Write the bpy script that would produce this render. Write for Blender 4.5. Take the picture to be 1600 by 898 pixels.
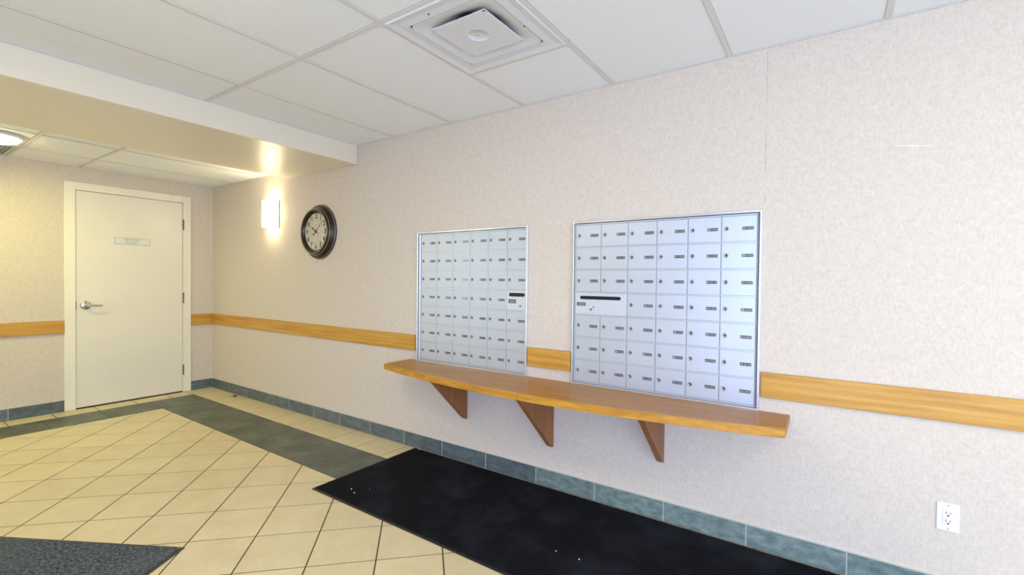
import bpy, bmesh, math, random
from mathutils import Vector, Matrix

for o in list(bpy.data.objects):
    bpy.data.objects.remove(o)
S = bpy.context.scene
COL = S.collection
random.seed(11)

# ------------------------------------------------------------------ camera
cam_data = bpy.data.cameras.new('camera')
cam_data.sensor_fit = 'HORIZONTAL'
cam_data.sensor_width = 36.0
cam_data.lens = 729.2545 / 1600 * 36.0
cam_data.clip_start = 0.05
cam = bpy.data.objects.new('camera', cam_data)
COL.objects.link(cam)
R_ = Vector((0.82637660, 0.56299730, 0.01165151))
U_ = Vector((-0.01840361, 0.00632153, 0.99981065))
D_ = Vector((-0.56281704, 0.82643456, -0.01558515))
cam.matrix_world = Matrix(((R_.x, U_.x, -D_.x, 5.996895),
                           (R_.y, U_.y, -D_.y, -2.555171),
                           (R_.z, U_.z, -D_.z, 1.295997),
                           (0, 0, 0, 1)))
S.camera = cam

# ------------------------------------------------------------------ view, world, lights
S.view_settings.view_transform = 'Standard'
S.view_settings.look = 'None'
S.view_settings.gamma = 1.0
S.view_settings.use_curve_mapping = False
S.view_settings.exposure = 0.0

w = bpy.data.worlds.new('world')
S.world = w
w.use_nodes = True
w.node_tree.nodes['Background'].inputs[0].default_value = (0.75, 0.86, 1.0, 1)
w.node_tree.nodes['Background'].inputs[1].default_value = 1.0


def area(name, loc, rot, sx, sy, power, color, parent=None, shape='RECTANGLE'):
    d = bpy.data.lights.new(name, 'AREA')
    d.shape = shape
    d.size = sx
    if shape in ('RECTANGLE', 'ELLIPSE'):
        d.size_y = sy
    d.energy = power
    d.color = color
    o = bpy.data.objects.new(name, d)
    COL.objects.link(o)
    o.location = loc
    o.rotation_euler = rot
    o.parent = parent
    return o


P = math.pi
area('added_long_window_daylight', (7.25, -5.18, 1.2), (P / 2 - 0.4, 0, 0), 3.9, 2.0, 250, (0.44, 0.56, 0.98))   # added daylight from an unseen window, faces +y and down
area('added_entrance_daylight', (9.36, -2.9, 1.15), (P / 2 - 0.4, 0, P / 2), 3.6, 2.1, 104, (0.777, 0.937, 1.0))   # added daylight from an unseen entrance, faces -x and down
area('added_side_daylight', (0.02, -4.53, 1.35), (P / 2, 0, -P / 2), 0.42, 1.5, 25, (0.64, 0.8, 1.0))    # added daylight at an unseen narrow window, faces +x
WARM_LOW = (1.0, 0.97, 0.28)
WARM_MAIN = (1.0, 0.88, 0.68)
DOME_LOW_W = 11.5
DOME_MAIN_W = 11.5
SCONCE_W = 0.9

# ------------------------------------------------------------------ helpers


def srgb(r, g, b):
    def f(c):
        c = c / 255.0
        return c / 12.92 if c <= 0.04045 else ((c + 0.055) / 1.055) ** 2.4
    return (f(r), f(g), f(b), 1)


def base_mat(name, color, rough=0.6, metal=0.0, spec=0.5, coat=0.0):
    m = bpy.data.materials.new(name)
    m.use_nodes = True
    b = m.node_tree.nodes['Principled BSDF']
    b.inputs['Base Color'].default_value = color
    b.inputs['Roughness'].default_value = rough
    b.inputs['Metallic'].default_value = metal
    b.inputs['Specular IOR Level'].default_value = spec
    b.inputs['Coat Weight'].default_value = coat
    return m, m.node_tree, b


def node(nt, kind, **inp):
    n = nt.nodes.new(kind)
    for k, v in inp.items():
        n.inputs[k.replace('_', ' ')].default_value = v
    return n


def coords(nt, scale=(1, 1, 1), rot=(0, 0, 0), kind='Object'):
    tc = nt.nodes.new('ShaderNodeTexCoord')
    mp = nt.nodes.new('ShaderNodeMapping')
    mp.inputs['Scale'].default_value = scale
    mp.inputs['Rotation'].default_value = rot
    nt.links.new(tc.outputs[kind], mp.inputs['Vector'])
    return mp.outputs['Vector']


def noise(nt, vec, scale, detail=4, rough=0.55):
    n = node(nt, 'ShaderNodeTexNoise', Scale=scale, Detail=detail, Roughness=rough)
    nt.links.new(vec, n.inputs['Vector'])
    return n.outputs['Fac']


def ramp(nt, fac, stops):
    r = nt.nodes.new('ShaderNodeValToRGB')
    el = r.color_ramp.elements
    el[0].position, el[0].color = stops[0]
    el[1].position, el[1].color = stops[-1]
    for p_, c_ in stops[1:-1]:
        e = el.new(p_)
        e.color = c_
    nt.links.new(fac, r.inputs['Fac'])
    return r.outputs['Color']


def mix(nt, fac, a, b, mode='MIX'):
    m = nt.nodes.new('ShaderNodeMix')
    m.data_type = 'RGBA'
    m.blend_type = mode
    if isinstance(fac, float):
        m.inputs[0].default_value = fac
    else:
        nt.links.new(fac, m.inputs[0])
    for i, x in ((6, a), (7, b)):
        if isinstance(x, tuple):
            m.inputs[i].default_value = x
        else:
            nt.links.new(x, m.inputs[i])
    return m.outputs[2]


def bump(nt, b, h, strength, dist=0.002):
    n = node(nt, 'ShaderNodeBump', Strength=strength, Distance=dist)
    nt.links.new(h, n.inputs['Height'])
    nt.links.new(n.outputs['Normal'], b.inputs['Normal'])


def grey(v):
    return (v, v, v, 1)


# ------------------------------------------------------------------ materials
def wallpaper(name, axis):
    m, nt, b = base_mat(name, srgb(222, 210, 192), 0.75, spec=0.25)
    v = coords(nt)
    fine = noise(nt, v, 72, 5, 0.72)
    mid = noise(nt, v, 28, 4, 0.6)
    # slightly vertical fibres
    vs = coords(nt, (160, 160, 34))
    fib = noise(nt, vs, 1.0, 3, 0.6)
    c1 = ramp(nt, fine, [(0.30, srgb(188, 174, 156)), (0.5, srgb(216, 204, 188)), (0.72, srgb(231, 220, 207))])
    c2 = ramp(nt, mid, [(0.32, srgb(201, 188, 170)), (0.66, srgb(224, 213, 199))])
    c3 = ramp(nt, fib, [(0.30, srgb(203, 190, 172)), (0.62, srgb(223, 212, 198))])
    c = mix(nt, 0.42, c1, c2)
    c = mix(nt, 0.35, c, c3)
    if axis == 'x':
        # one paper seam running up from the right mailbox panel, where the edges have lifted
        tc = nt.nodes.new('ShaderNodeTexCoord')
        sp = nt.nodes.new('ShaderNodeSeparateXYZ')
        nt.links.new(tc.outputs['Object'], sp.inputs[0])

        def mth(op, a, bb):
            n = nt.nodes.new('ShaderNodeMath')
            n.operation = op
            for i, x in enumerate((a, bb)):
                if isinstance(x, (int, float)):
                    n.inputs[i].default_value = x
                else:
                    nt.links.new(x, n.inputs[i])
            return n.outputs[0]
        d = mth('ABSOLUTE', mth('SUBTRACT', sp.outputs['X'], 5.729), 0)
        line = mth('LESS_THAN', d, 0.0012)
        up = mth('GREATER_THAN', sp.outputs['Z'], 1.65)
        brk = mth('GREATER_THAN', noise(nt, coords(nt, (0.1, 1, 9)), 1.0, 2), 0.45)
        f = mth('MULTIPLY', mth('MULTIPLY', line, up), mth('MULTIPLY', brk, 0.55))
        c = mix(nt, f, c, srgb(150, 142, 132))
        d2 = mth('ABSOLUTE', mth('SUBTRACT', sp.outputs['Z'], mth('SUBTRACT', 2.820, mth('MULTIPLY', sp.outputs['X'], 0.1505))), 0)
        inx = mth('MULTIPLY', mth('GREATER_THAN', sp.outputs['X'], 6.22), mth('LESS_THAN', sp.outputs['X'], 6.33))
        f2 = mth('MULTIPLY', mth('LESS_THAN', d2, 0.0025), inx)
        f2 = mth('MULTIPLY', f2, 0.4)
        c = mix(nt, f2, c, srgb(246, 240, 230))
    nt.links.new(c, b.inputs['Base Color'])
    bump(nt, b, fine, 0.18, 0.0015)
    return m


M = {}
M['paper_x'] = wallpaper('wallpaper_mailbox_wall', 'x')
M['paper_y'] = wallpaper('wallpaper_plain', 'y')


def oak(name, c0, c1, c2, axis, rough, coat=0.0, bumpy=0.08):
    m, nt, b = base_mat(name, c1, rough, coat=coat)
    b.inputs['Coat Roughness'].default_value = 0.12
    sc = {'x': (2.2, 42, 42), 'y': (42, 2.2, 42), 'z': (42, 42, 2.2)}[axis]
    v = coords(nt, sc)
    n1 = noise(nt, v, 1.0, 5, 0.65)
    sc2 = {'x': (0.7, 7, 7), 'y': (7, 0.7, 7), 'z': (7, 7, 0.7)}[axis]
    v2 = coords(nt, sc2)
    wv = node(nt, 'ShaderNodeTexWave', Scale=1.6, Distortion=5.0, Detail=2.0)
    wv.bands_direction = {'x': 'Z', 'y': 'Z', 'z': 'X'}[axis]
    nt.links.new(v2, wv.inputs['Vector'])
    ca = ramp(nt, n1, [(0.30, c0), (0.52, c1), (0.75, c2)])
    cb = ramp(nt, wv.outputs['Fac'], [(0.0, c0), (0.45, c1), (1.0, c2)])
    c = mix(nt, 0.10, ca, cb)
    nt.links.new(c, b.inputs['Base Color'])
    bump(nt, b, n1, bumpy, 0.001)
    return m


RAIL = (srgb(174, 122, 40), srgb(201, 149, 58), srgb(217, 171, 80))
M['rail_x'] = oak('oak_rail_along_wall', *RAIL, 'x', 0.42)
M['rail_y'] = oak('oak_rail_back_wall', *RAIL, 'y', 0.42)
M['shelf_top'] = oak('oak_shelf_top', srgb(148, 96, 36), srgb(172, 118, 50), srgb(188, 136, 66), 'x', 0.36, coat=0.04, bumpy=0.03)
M['shelf_top'].node_tree.nodes['Principled BSDF'].inputs['Specular IOR Level'].default_value = 0.3
M['shelf_edge'] = oak('oak_shelf_edge', srgb(160, 106, 28), srgb(194, 138, 42), srgb(218, 166, 72), 'x', 0.35, bumpy=0.06)
M['bracket'] = oak('brown_bracket_wood', srgb(132, 82, 38), srgb(150, 96, 48), srgb(164, 110, 60), 'z', 0.45)  # browner wood than the shelf


def tile_mat(name, c0, c1, c2, rough, vary, sc=9, streak=None, bumpy=0.0):
    m, nt, b = base_mat(name, c1, rough)
    oi = nt.nodes.new('ShaderNodeObjectInfo')
    tc = nt.nodes.new('ShaderNodeTexCoord')
    add = nt.nodes.new('ShaderNodeVectorMath')
    add.operation = 'ADD'
    nt.links.new(tc.outputs['Object'], add.inputs[0])
    mul = nt.nodes.new('ShaderNodeVectorMath')
    mul.operation = 'SCALE'
    mul.inputs['Scale'].default_value = 1.0
    nt.links.new(oi.outputs['Location'], mul.inputs[0])
    nt.links.new(mul.outputs[0], add.inputs[1])
    vec = add.outputs[0]
    if streak:
        mp = nt.nodes.new('ShaderNodeMapping')
        mp.inputs['Scale'].default_value = streak
        nt.links.new(vec, mp.inputs['Vector'])
        vec = mp.outputs[0]
    n = noise(nt, vec, sc, 6, 0.62)
    n2 = noise(nt, vec, sc * 5, 4, 0.6)
    c = ramp(nt, n, [(0.28, c0), (0.5, c1), (0.74, c2)])
    cf = ramp(nt, n2, [(0.3, c0), (0.7, c2)])
    c = mix(nt, 0.25, c, cf)
    hsv = nt.nodes.new('ShaderNodeHueSaturation')
    mr = nt.nodes.new('ShaderNodeMapRange')
    mr.inputs['To Min'].default_value = 1 - vary
    mr.inputs['To Max'].default_value = 1 + vary
    nt.links.new(oi.outputs['Random'], mr.inputs['Value'])
    nt.links.new(mr.outputs[0], hsv.inputs['Value'])
    nt.links.new(c, hsv.inputs['Color'])
    nt.links.new(hsv.outputs[0], b.inputs['Base Color'])
    if bumpy:
        bump(nt, b, n2, bumpy, 0.001)
    return m


M['cream_tile'] = tile_mat('cream_ceramic_tile', srgb(201, 184, 141), srgb(210, 195, 155), srgb(217, 204, 167), 0.38, 0.035, 7, bumpy=0.05)
M['slate_tile'] = tile_mat('grey_green_floor_tile', srgb(50, 55, 48), srgb(82, 88, 76), srgb(116, 124, 110), 0.42, 0.04, 4.5, bumpy=0.1)
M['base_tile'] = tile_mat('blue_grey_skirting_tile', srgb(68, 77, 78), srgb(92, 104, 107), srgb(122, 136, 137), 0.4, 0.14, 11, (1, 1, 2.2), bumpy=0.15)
M['base_tile_lit_teal'] = tile_mat('lit_teal_grey_skirting_tile', srgb(80, 93, 91), srgb(112, 130, 127), srgb(150, 168, 160), 0.4, 0.08, 20, (1, 1, 2.0), bumpy=0.15)  # lighter copy: brighter light put into the colour, plus some tile variation
M['grout'] = base_mat('brown_floor_grout', srgb(84, 70, 46), 0.9)[0]
M['light_grout'] = base_mat('pale_skirting_grout', srgb(190, 192, 188), 0.9)[0]


def ceiling_tile_mat():
    m, nt, b = base_mat('white_mineral_ceiling_tile', srgb(232, 230, 230), 0.9, spec=0.15)
    v = coords(nt)
    n = noise(nt, v, 170, 4, 0.7)
    c = ramp(nt, n, [(0.25, srgb(234, 237, 243)), (0.5, srgb(244, 247, 253)), (0.8, srgb(248, 251, 255))])
    nt.links.new(c, b.inputs['Base Color'])
    bump(nt, b, n, 0.3, 0.001)
    return m


M['ceiling_tile'] = ceiling_tile_mat()
M['tee'] = base_mat('white_ceiling_grid_metal', srgb(222, 222, 224), 0.5)[0]
M['bulkhead'] = base_mat('cream_satin_bulkhead_paint', srgb(232, 223, 206), 0.34, spec=0.5)[0]
M['void'] = base_mat('dark_void', srgb(30, 30, 32), 0.9)[0]


def painted(name, col, rough=0.4, scuff=None):
    m, nt, b = base_mat(name, col, rough)
    v = coords(nt)
    n = noise(nt, v, 3, 3)
    c = ramp(nt, n, [(0.3, tuple(x * 0.97 for x in col[:3]) + (1,)), (0.7, col)])
    if scuff:
        sn = noise(nt, coords(nt, (60, 60, 24)), 1.0, 3, 0.6)
        sf = ramp(nt, sn, [(0.71, grey(0)), (0.76, grey(1))])
        tc = nt.nodes.new('ShaderNodeTexCoord')
        sp = nt.nodes.new('ShaderNodeSeparateXYZ')
        nt.links.new(tc.outputs['Object'], sp.inputs[0])
        mr = nt.nodes.new('ShaderNodeMapRange')
        mr.inputs['From Min'].default_value = 0.5
        mr.inputs['From Max'].default_value = 0.1
        mr.inputs['To Max'].default_value = 0.6
        nt.links.new(sp.outputs['Z'], mr.inputs['Value'])
        mm = nt.nodes.new('ShaderNodeMath')
        mm.operation = 'MULTIPLY'
        nt.links.new(sf, mm.inputs[0])
        nt.links.new(mr.outputs[0], mm.inputs[1])
        c = mix(nt, mm.outputs[0], c, scuff)
    nt.links.new(c, b.inputs['Base Color'])
    return m


M['door'] = painted('cream_door_paint', srgb(238, 232, 216), 0.3)
M['door_frame'] = painted('cream_frame_paint', srgb(243, 238, 222), 0.35, srgb(120, 108, 90))
M['dark_steel'] = base_mat('dull_steel', srgb(132, 124, 108), 0.45, 0.4)[0]
M['chrome'] = base_mat('brushed_chrome', srgb(205, 203, 200), 0.18, 1.0)[0]
M['sign_face'] = base_mat('pale_brushed_sign_plate', srgb(226, 228, 226), 0.35, 0.1)[0]
M['sign_ink'] = base_mat('grey_sign_lettering', srgb(158, 160, 152), 0.6)[0]
M['sign_edge'] = base_mat('grey_sign_rim', srgb(176, 178, 170), 0.5)[0]


def alu(name, col, rough, metal):
    m, nt, b = base_mat(name, col, rough, metal)
    v = coords(nt, (3, 3, 260))
    n = noise(nt, v, 1.0, 3, 0.6)
    c = ramp(nt, n, [(0.3, tuple(x * 0.965 for x in col[:3]) + (1,)), (0.7, col)])
    nt.links.new(c, b.inputs['Base Color'])
    return m


M['box_door'] = alu('satin_aluminium_door', srgb(203, 211, 221), 0.42, 0.5)
M['slot_door'] = alu('pale_aluminium_slot_door', srgb(214, 222, 233), 0.42, 0.45)
M['box_frame'] = alu('bright_aluminium_frame', srgb(226, 230, 235), 0.25, 0.7)
M['box_rail'] = alu('satin_aluminium_rail', srgb(220, 228, 238), 0.3, 0.5)
M['gap'] = base_mat('dark_panel_gap', srgb(86, 90, 98), 0.7)[0]
M['lock'] = base_mat('nickel_cam_lock', srgb(168, 167, 162), 0.35, 0.7)[0]
M['keyhole'] = base_mat('black_keyhole', srgb(24, 24, 24), 0.6)[0]
M['plate'] = base_mat('grey_engraved_plate', srgb(104, 104, 104), 0.14, 0.6)[0]
M['plate_mark'] = base_mat('pale_engraving', srgb(152, 152, 151), 0.45, 0.2)[0]
M['slot'] = base_mat('black_rubber_slot', srgb(14, 14, 17), 0.35)[0]
M['outlet'] = base_mat('white_outlet_plastic', srgb(240, 242, 250), 0.3)[0]
M['outlet_slot'] = base_mat('dark_outlet_slot', srgb(44, 40, 44), 0.6)[0]
M['bronze'] = base_mat('dark_bronze_clock_case', srgb(38, 30, 25), 0.3, 0.2)[0]
M['bronze_light'] = base_mat('rubbed_bronze_edge', srgb(168, 150, 128), 0.3, 0.5)[0]


def dial_mat():
    m, nt, b = base_mat('aged_clock_dial', srgb(206, 196, 176), 0.5)
    n = noise(nt, coords(nt), 26, 5, 0.65)
    c = ramp(nt, n, [(0.3, srgb(178, 168, 146)), (0.5, srgb(204, 195, 176)), (0.75, srgb(220, 212, 196))])
    nt.links.new(c, b.inputs['Base Color'])
    return m


M['dial'] = dial_mat()
M['ink'] = base_mat('black_clock_ink', srgb(30, 27, 25), 0.6)[0]
M['faint_ink'] = base_mat('faded_clock_ink', srgb(150, 140, 124), 0.6)[0]
M['diffuser'] = base_mat('white_enamel_diffuser', srgb(226, 228, 236), 0.3)[0]
M['duct'] = base_mat('galvanised_duct', srgb(160, 168, 182), 0.4, 0.4)[0]
M['vent'] = base_mat('grey_vent_metal', srgb(188, 196, 200), 0.45)[0]
M['nickel'] = base_mat('satin_nickel', srgb(150, 142, 128), 0.35, 0.9)[0]


def carpet(name, c0, c1, c2, sc, dust=None):
    m, nt, b = base_mat(name, c1, 0.95, spec=0.1)
    v = coords(nt)
    n = noise(nt, v, sc, 5, 0.75)
    c = ramp(nt, n, [(0.34, c0), (0.5, c1), (0.66, c2)])
    if dust:
        d = noise(nt, v, 3.0, 5, 0.6)
        df = ramp(nt, d, [(0.46, grey(0)), (0.72, grey(0.8))])
        c = mix(nt, df, c, dust)
    nt.links.new(c, b.inputs['Base Color'])
    bump(nt, b, n, 0.8, 0.004)
    return m


M['mat_black'] = carpet('black_carpet_pile', srgb(10, 11, 15), srgb(17, 18, 24), srgb(26, 28, 36), 160, srgb(42, 44, 52))
M['mat_grey'] = carpet('charcoal_flecked_pile', srgb(38, 42, 46), srgb(74, 80, 85), srgb(128, 135, 140), 85, srgb(92, 98, 102))
M['rubber'] = base_mat('black_rubber_edge', srgb(32, 31, 30), 0.55)[0]
M['rubber_olive'] = base_mat('worn_rubber_edge', srgb(66, 60, 46), 0.6)[0]
M['crumb'] = base_mat('white_paper_crumb', srgb(225, 225, 225), 0.8)[0]
M['leaf'] = base_mat('dry_brown_leaf', srgb(74, 62, 42), 0.8)[0]
M['window_frame'] = base_mat('dark_bronze_window_frame', srgb(60, 56, 52), 0.4, 0.5)[0]


def glass_mat():
    m, nt, b = base_mat('clear_glass', (1, 1, 1, 1), 0.0)
    b.inputs['Transmission Weight'].default_value = 1.0
    b.inputs['IOR'].default_value = 1.45
    return m


M['glass'] = glass_mat()


def glow_mat(name, col, strength):
    m, nt, b = base_mat(name, (0.9, 0.88, 0.82, 1), 0.4)
    b.inputs['Emission Color'].default_value = col
    b.inputs['Emission Strength'].default_value = strength
    return m


M['dome_glow'] = glow_mat('lit_opal_dome', (1.0, 0.85, 0.42, 1), 24.0)
M['shade_glow'] = glow_mat('lit_opal_shade', (1.0, 0.87, 0.54, 1), 13.0)

# ------------------------------------------------------------------ object builders


def link(o, parent=None, loc=(0, 0, 0), rot=(0, 0, 0)):
    COL.objects.link(o)
    o.location = loc
    o.rotation_euler = rot
    o.parent = parent
    return o


def ob(name, me, parent=None, loc=(0, 0, 0), rot=(0, 0, 0)):
    return link(bpy.data.objects.new(name, me), parent, loc, rot)


def thing(name, label, cat, loc=(0, 0, 0), rot=(0, 0, 0), group=None):
    o = bpy.data.objects.new(name, None)
    o.empty_display_size = 0.05
    link(o, None, loc, rot)
    o['label'] = label
    o['category'] = cat
    if group:
        o['group'] = group
    return o


def tag(o, label, cat, group=None):
    o['label'] = label
    o['category'] = cat
    if group:
        o['group'] = group
    return o


def struct(o, label, cat):
    o['kind'] = 'structure'
    o['label'] = label
    o['category'] = cat
    return o


class B:
    """collects shapes in a bmesh, finishes as one mesh"""

    def __init__(self):
        self.bm = bmesh.new()

    def box(self, x0, x1, y0, y1, z0, z1, bev=0.0, mi=0, seg=1):
        r = bmesh.ops.create_cube(self.bm, size=1.0)
        vs = r['verts']
        for v in vs:
            v.co = Vector(((x0 + x1) / 2 + v.co.x * (x1 - x0), (y0 + y1) / 2 + v.co.y * (y1 - y0), (z0 + z1) / 2 + v.co.z * (z1 - z0)))
        fs = {f for v in vs for f in v.link_faces}
        for f in fs:
            f.material_index = mi
        if bev:
            es = list({e for v in vs for e in v.link_edges})
            rr = bmesh.ops.bevel(self.bm, geom=es, offset=bev, segments=seg, affect='EDGES', profile=0.7)
            for f in rr['faces']:
                f.material_index = mi
        return self

    def poly(self, pts, mi=0):
        vs = [self.bm.verts.new(p) for p in pts]
        f = self.bm.faces.new(vs)
        f.material_index = mi
        return f

    def prism(self, pts, axis, a, b, mi=0, bev=0.0):
        """pts 2D polygon, extruded along axis from a to b"""
        def P3(p, t):
            return {'x': (t, p[0], p[1]), 'y': (p[0], t, p[1]), 'z': (p[0], p[1], t)}[axis]
        lo = [self.bm.verts.new(P3(p, a)) for p in pts]
        hi = [self.bm.verts.new(P3(p, b)) for p in pts]
        n = len(pts)
        fs = [self.bm.faces.new(lo[::-1]), self.bm.faces.new(hi)]
        for i in range(n):
            fs.append(self.bm.faces.new((lo[i], lo[(i + 1) % n], hi[(i + 1) % n], hi[i])))
        for f in fs:
            f.material_index = mi
        if bev:
            es = list({e for f in fs for e in f.edges})
            rr = bmesh.ops.bevel(self.bm, geom=es, offset=bev, segments=1, affect='EDGES')
            for f in rr['faces']:
                f.material_index = mi
        return self

    def lathe(self, prof, axis='z', c=(0, 0, 0), n=48, mi=0, a0=0.0, a1=2 * P):
        """prof list of (r, h) ; axis direction of h"""
        full = abs(a1 - a0 - 2 * P) < 1e-6
        cnt = n if full else n + 1
        rings = []
        for r, h in prof:
            ring = []
            for i in range(cnt):
                t = a0 + (a1 - a0) * i / n
                u, v_ = r * math.cos(t), r * math.sin(t)
                p = {'z': (u, v_, h), 'y': (u, h, v_), 'x': (h, u, v_)}[axis]
                ring.append(self.bm.verts.new((p[0] + c[0], p[1] + c[1], p[2] + c[2])))
            rings.append(ring)
        for k in range(len(rings) - 1):
            for i in range(n):
                j = (i + 1) % cnt
                f = self.bm.faces.new((rings[k][i], rings[k][j], rings[k + 1][j], rings[k + 1][i]))
                f.material_index = mi
                f.smooth = True
        return self

    def disc(self, r, c, axis='y', n=32, mi=0):
        pts = []
        for i in range(n):
            t = 2 * P * i / n
            u, v_ = r * math.cos(t), r * math.sin(t)
            p = {'z': (u, v_, 0), 'y': (u, 0, v_), 'x': (0, u, v_)}[axis]
            pts.append((p[0] + c[0], p[1] + c[1], p[2] + c[2]))
        return self.poly(pts, mi)

    def tube(self, pts, rad, n=10, mi=0):
        pts = [Vector(p) for p in pts]
        rings = []
        for i, p in enumerate(pts):
            d = (pts[min(i + 1, len(pts) - 1)] - pts[max(i - 1, 0)]).normalized()
            a = d.orthogonal().normalized()
            if rings:
                a = (pa - d * pa.dot(d)).normalized()
            pa = a
            b_ = d.cross(a)
            rr = rad[i] if isinstance(rad, (list, tuple)) else rad
            rings.append([self.bm.verts.new(p + a * rr * math.cos(2 * P * k / n) + b_ * rr * math.sin(2 * P * k / n)) for k in range(n)])
        for k in range(len(rings) - 1):
            for i in range(n):
                f = self.bm.faces.new((rings[k][i], rings[k][(i + 1) % n], rings[k + 1][(i + 1) % n], rings[k + 1][i]))
                f.smooth = True
                f.material_index = mi
        for r, rev in ((rings[0], True), (rings[-1], False)):
            f = self.bm.faces.new(r[::-1] if rev else r)
            f.material_index = mi
        return self

    def mesh(self, name, mats, recalc=True):
        if recalc:
            bmesh.ops.recalc_face_normals(self.bm, faces=self.bm.faces[:])
        me = bpy.data.meshes.new(name)
        self.bm.to_mesh(me)
        self.bm.free()
        for m in (mats if isinstance(mats, (list, tuple)) else [mats]):
            me.materials.append(m)
        return me

    def make(self, name, mats, parent=None, loc=(0, 0, 0), rot=(0, 0, 0)):
        return ob(name, self.mesh(name, mats), parent, loc, rot)


def text_mesh(name, body, size, mat, parent, loc, rot, sx=1.0, extrude=0.0, bold=0.0):
    cu = bpy.data.curves.new(name, 'FONT')
    cu.body = body
    cu.size = size
    cu.align_x = 'CENTER'
    cu.align_y = 'CENTER'
    cu.extrude = extrude
    cu.offset = bold
    cu.resolution_u = 2
    tmp = bpy.data.objects.new(name + '_tmp', cu)
    COL.objects.link(tmp)
    dg = bpy.context.evaluated_depsgraph_get()
    dg.update()
    me = bpy.data.meshes.new_from_object(tmp.evaluated_get(dg))
    bpy.data.objects.remove(tmp)
    me.name = name
    me.materials.clear()
    me.materials.append(mat)
    o = ob(name, me, parent, loc, rot)
    o.scale = (sx, 1, 1)
    return o


# ------------------------------------------------------------------ the shell
X1, Y1 = 9.4, -5.2          # walls of the added entrance and added long window
H, HB = 2.4246, 2.334       # main ceiling, lower ceiling beyond the bulkhead
BX0, BX1, BZ = 1.58, 2.65, 2.266

fl = B().box(-0.2, X1 + 0.2, Y1 - 0.2, 0.2, -0.12, -0.0016).make('floor', M['grout'])
struct(fl, 'tiled lobby floor, cream diamonds inside a grey border', 'floor')

wr = B().box(-0.2, X1 + 0.2, 0.0, 0.2, -0.005, 2.75).make('wall_right', M['paper_x'])
struct(wr, 'beige papered wall carrying the two mailbox panels and the shelf', 'wall')

DY0, DY1, DZ = -1.2091, -0.3113, 2.1125
FY0, FY1, FZ = -1.2903, -0.2311, 2.189
wb = B()
wb.box(-0.2, 0, DY1 + 0.02, 0, -0.005, 2.75)
wb.box(-0.2, 0, DY0 - 0.02, DY1 + 0.02, DZ + 0.02, 2.75)
wb.box(-0.2, 0, -4.32, DY0 - 0.02, -0.005, 2.75)
wb.box(-0.2, 0, -4.74, -4.32, -0.005, 0.6)
wb.box(-0.2, 0, -4.74, -4.32, 2.1, 2.75)
wb.box(-0.2, 0, Y1 - 0.2, -4.74, -0.005, 2.75)
wb = wb.make('wall_back', M['paper_y'])
struct(wb, 'beige papered end wall with the cream door', 'wall')

wl = B()
wl.box(-0.2, 5.3, Y1 - 0.2, Y1, -0.005, 2.75)
wl.box(9.2, X1 + 0.2, Y1 - 0.2, Y1, -0.005, 2.75)
wl.box(5.3, 9.2, Y1 - 0.2, Y1, -0.005, 0.2)
wl.box(5.3, 9.2, Y1 - 0.2, Y1, 2.2, 2.75)
wl = wl.make('wall_left', M['paper_y'])
struct(wl, 'beige papered wall with the added long window, facing the mailboxes', 'wall')

wf = B()
wf.box(X1, X1 + 0.2, -1.1, 0.0, -0.005, 2.75)
wf.box(X1, X1 + 0.2, Y1, -4.7, -0.005, 2.75)
wf.box(X1, X1 + 0.2, -4.7, -1.1, 2.2, 2.75)
wf.box(X1, X1 + 0.2, -4.7, -1.1, -0.005, 0.1)
wf = wf.make('wall_front', M['paper_y'])
struct(wf, 'beige papered wall around the added glazed entrance', 'wall')


def window(n, label, axis, at, a0, a1, z0, z1, mull):  # windows out of view, added to light the room
    root = bpy.data.objects.new('window_%d' % n, None)
    link(root)
    struct(root, label, 'window')
    t = 0.05

    def bx(b_, u0, u1, w0, w1, d0, d1):
        if axis == 'y':
            b_.box(u0, u1, at + d0, at + d1, w0, w1)
        else:
            b_.box(at + d0, at + d1, u0, u1, w0, w1)
    sgn = -1 if (axis == 'y' or at < 1) else 1
    d0, d1 = (-0.12, -0.06) if sgn < 0 else (0.06, 0.12)
    f = B()
    bx(f, a0, a1, z0, z0 + t, d0, d1)
    bx(f, a0, a1, z1 - t, z1, d0, d1)
    for k in range(mull + 1):
        c = a0 + (a1 - a0) * k / mull
        c = min(max(c, a0 + t / 2), a1 - t / 2)
        bx(f, c - t / 2, c + t / 2, z0 + t, z1 - t, d0, d1)
    f.make('window_frame', M['window_frame'], root)
    g = B()
    dm = (d0 + d1) / 2
    bx(g, a0 + t, a1 - t, z0 + t, z1 - t, dm - 0.004, dm + 0.004)
    g.make('pane', M['glass'], root)


window(1, 'unseen long window added for daylight, facing the mailbox wall', 'y', Y1, 5.3, 9.2, 0.2, 2.2, 4)
window(2, 'unseen glazed entrance added for daylight, opposite the cream door', 'x', X1, -4.7, -1.1, 0.1, 2.2, 3)
window(3, 'unseen narrow window added for light in the end wall far from the mailboxes', 'x', 0.0, -4.74, -4.32, 0.6, 2.1, 1)


# ------------------------------------------------------------------ ceilings
ceil = B().box(-0.2, X1 + 0.2, Y1 - 0.2, 0.2, 2.75, 2.85).make('ceiling', M['void'])
struct(ceil, 'suspended white tile ceiling with a lowered part behind the bulkhead', 'ceiling')


def ceiling_tile(x0, x1, y0, y1, z):
    B().box(0.012, x1 - x0 - 0.012, 0.012, y1 - y0 - 0.012, 0.003, 0.018, 0.002).make(
        'ceiling_tile', M['ceiling_tile'], ceil, (x0, y0, z))


def tee(x0, x1, y0, y1, z):
    B().box(x0, x1, y0, y1, 0, 0.004, 0.0012).make('ceiling_grid_bar', M['tee'], ceil, (0, 0, z))


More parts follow.
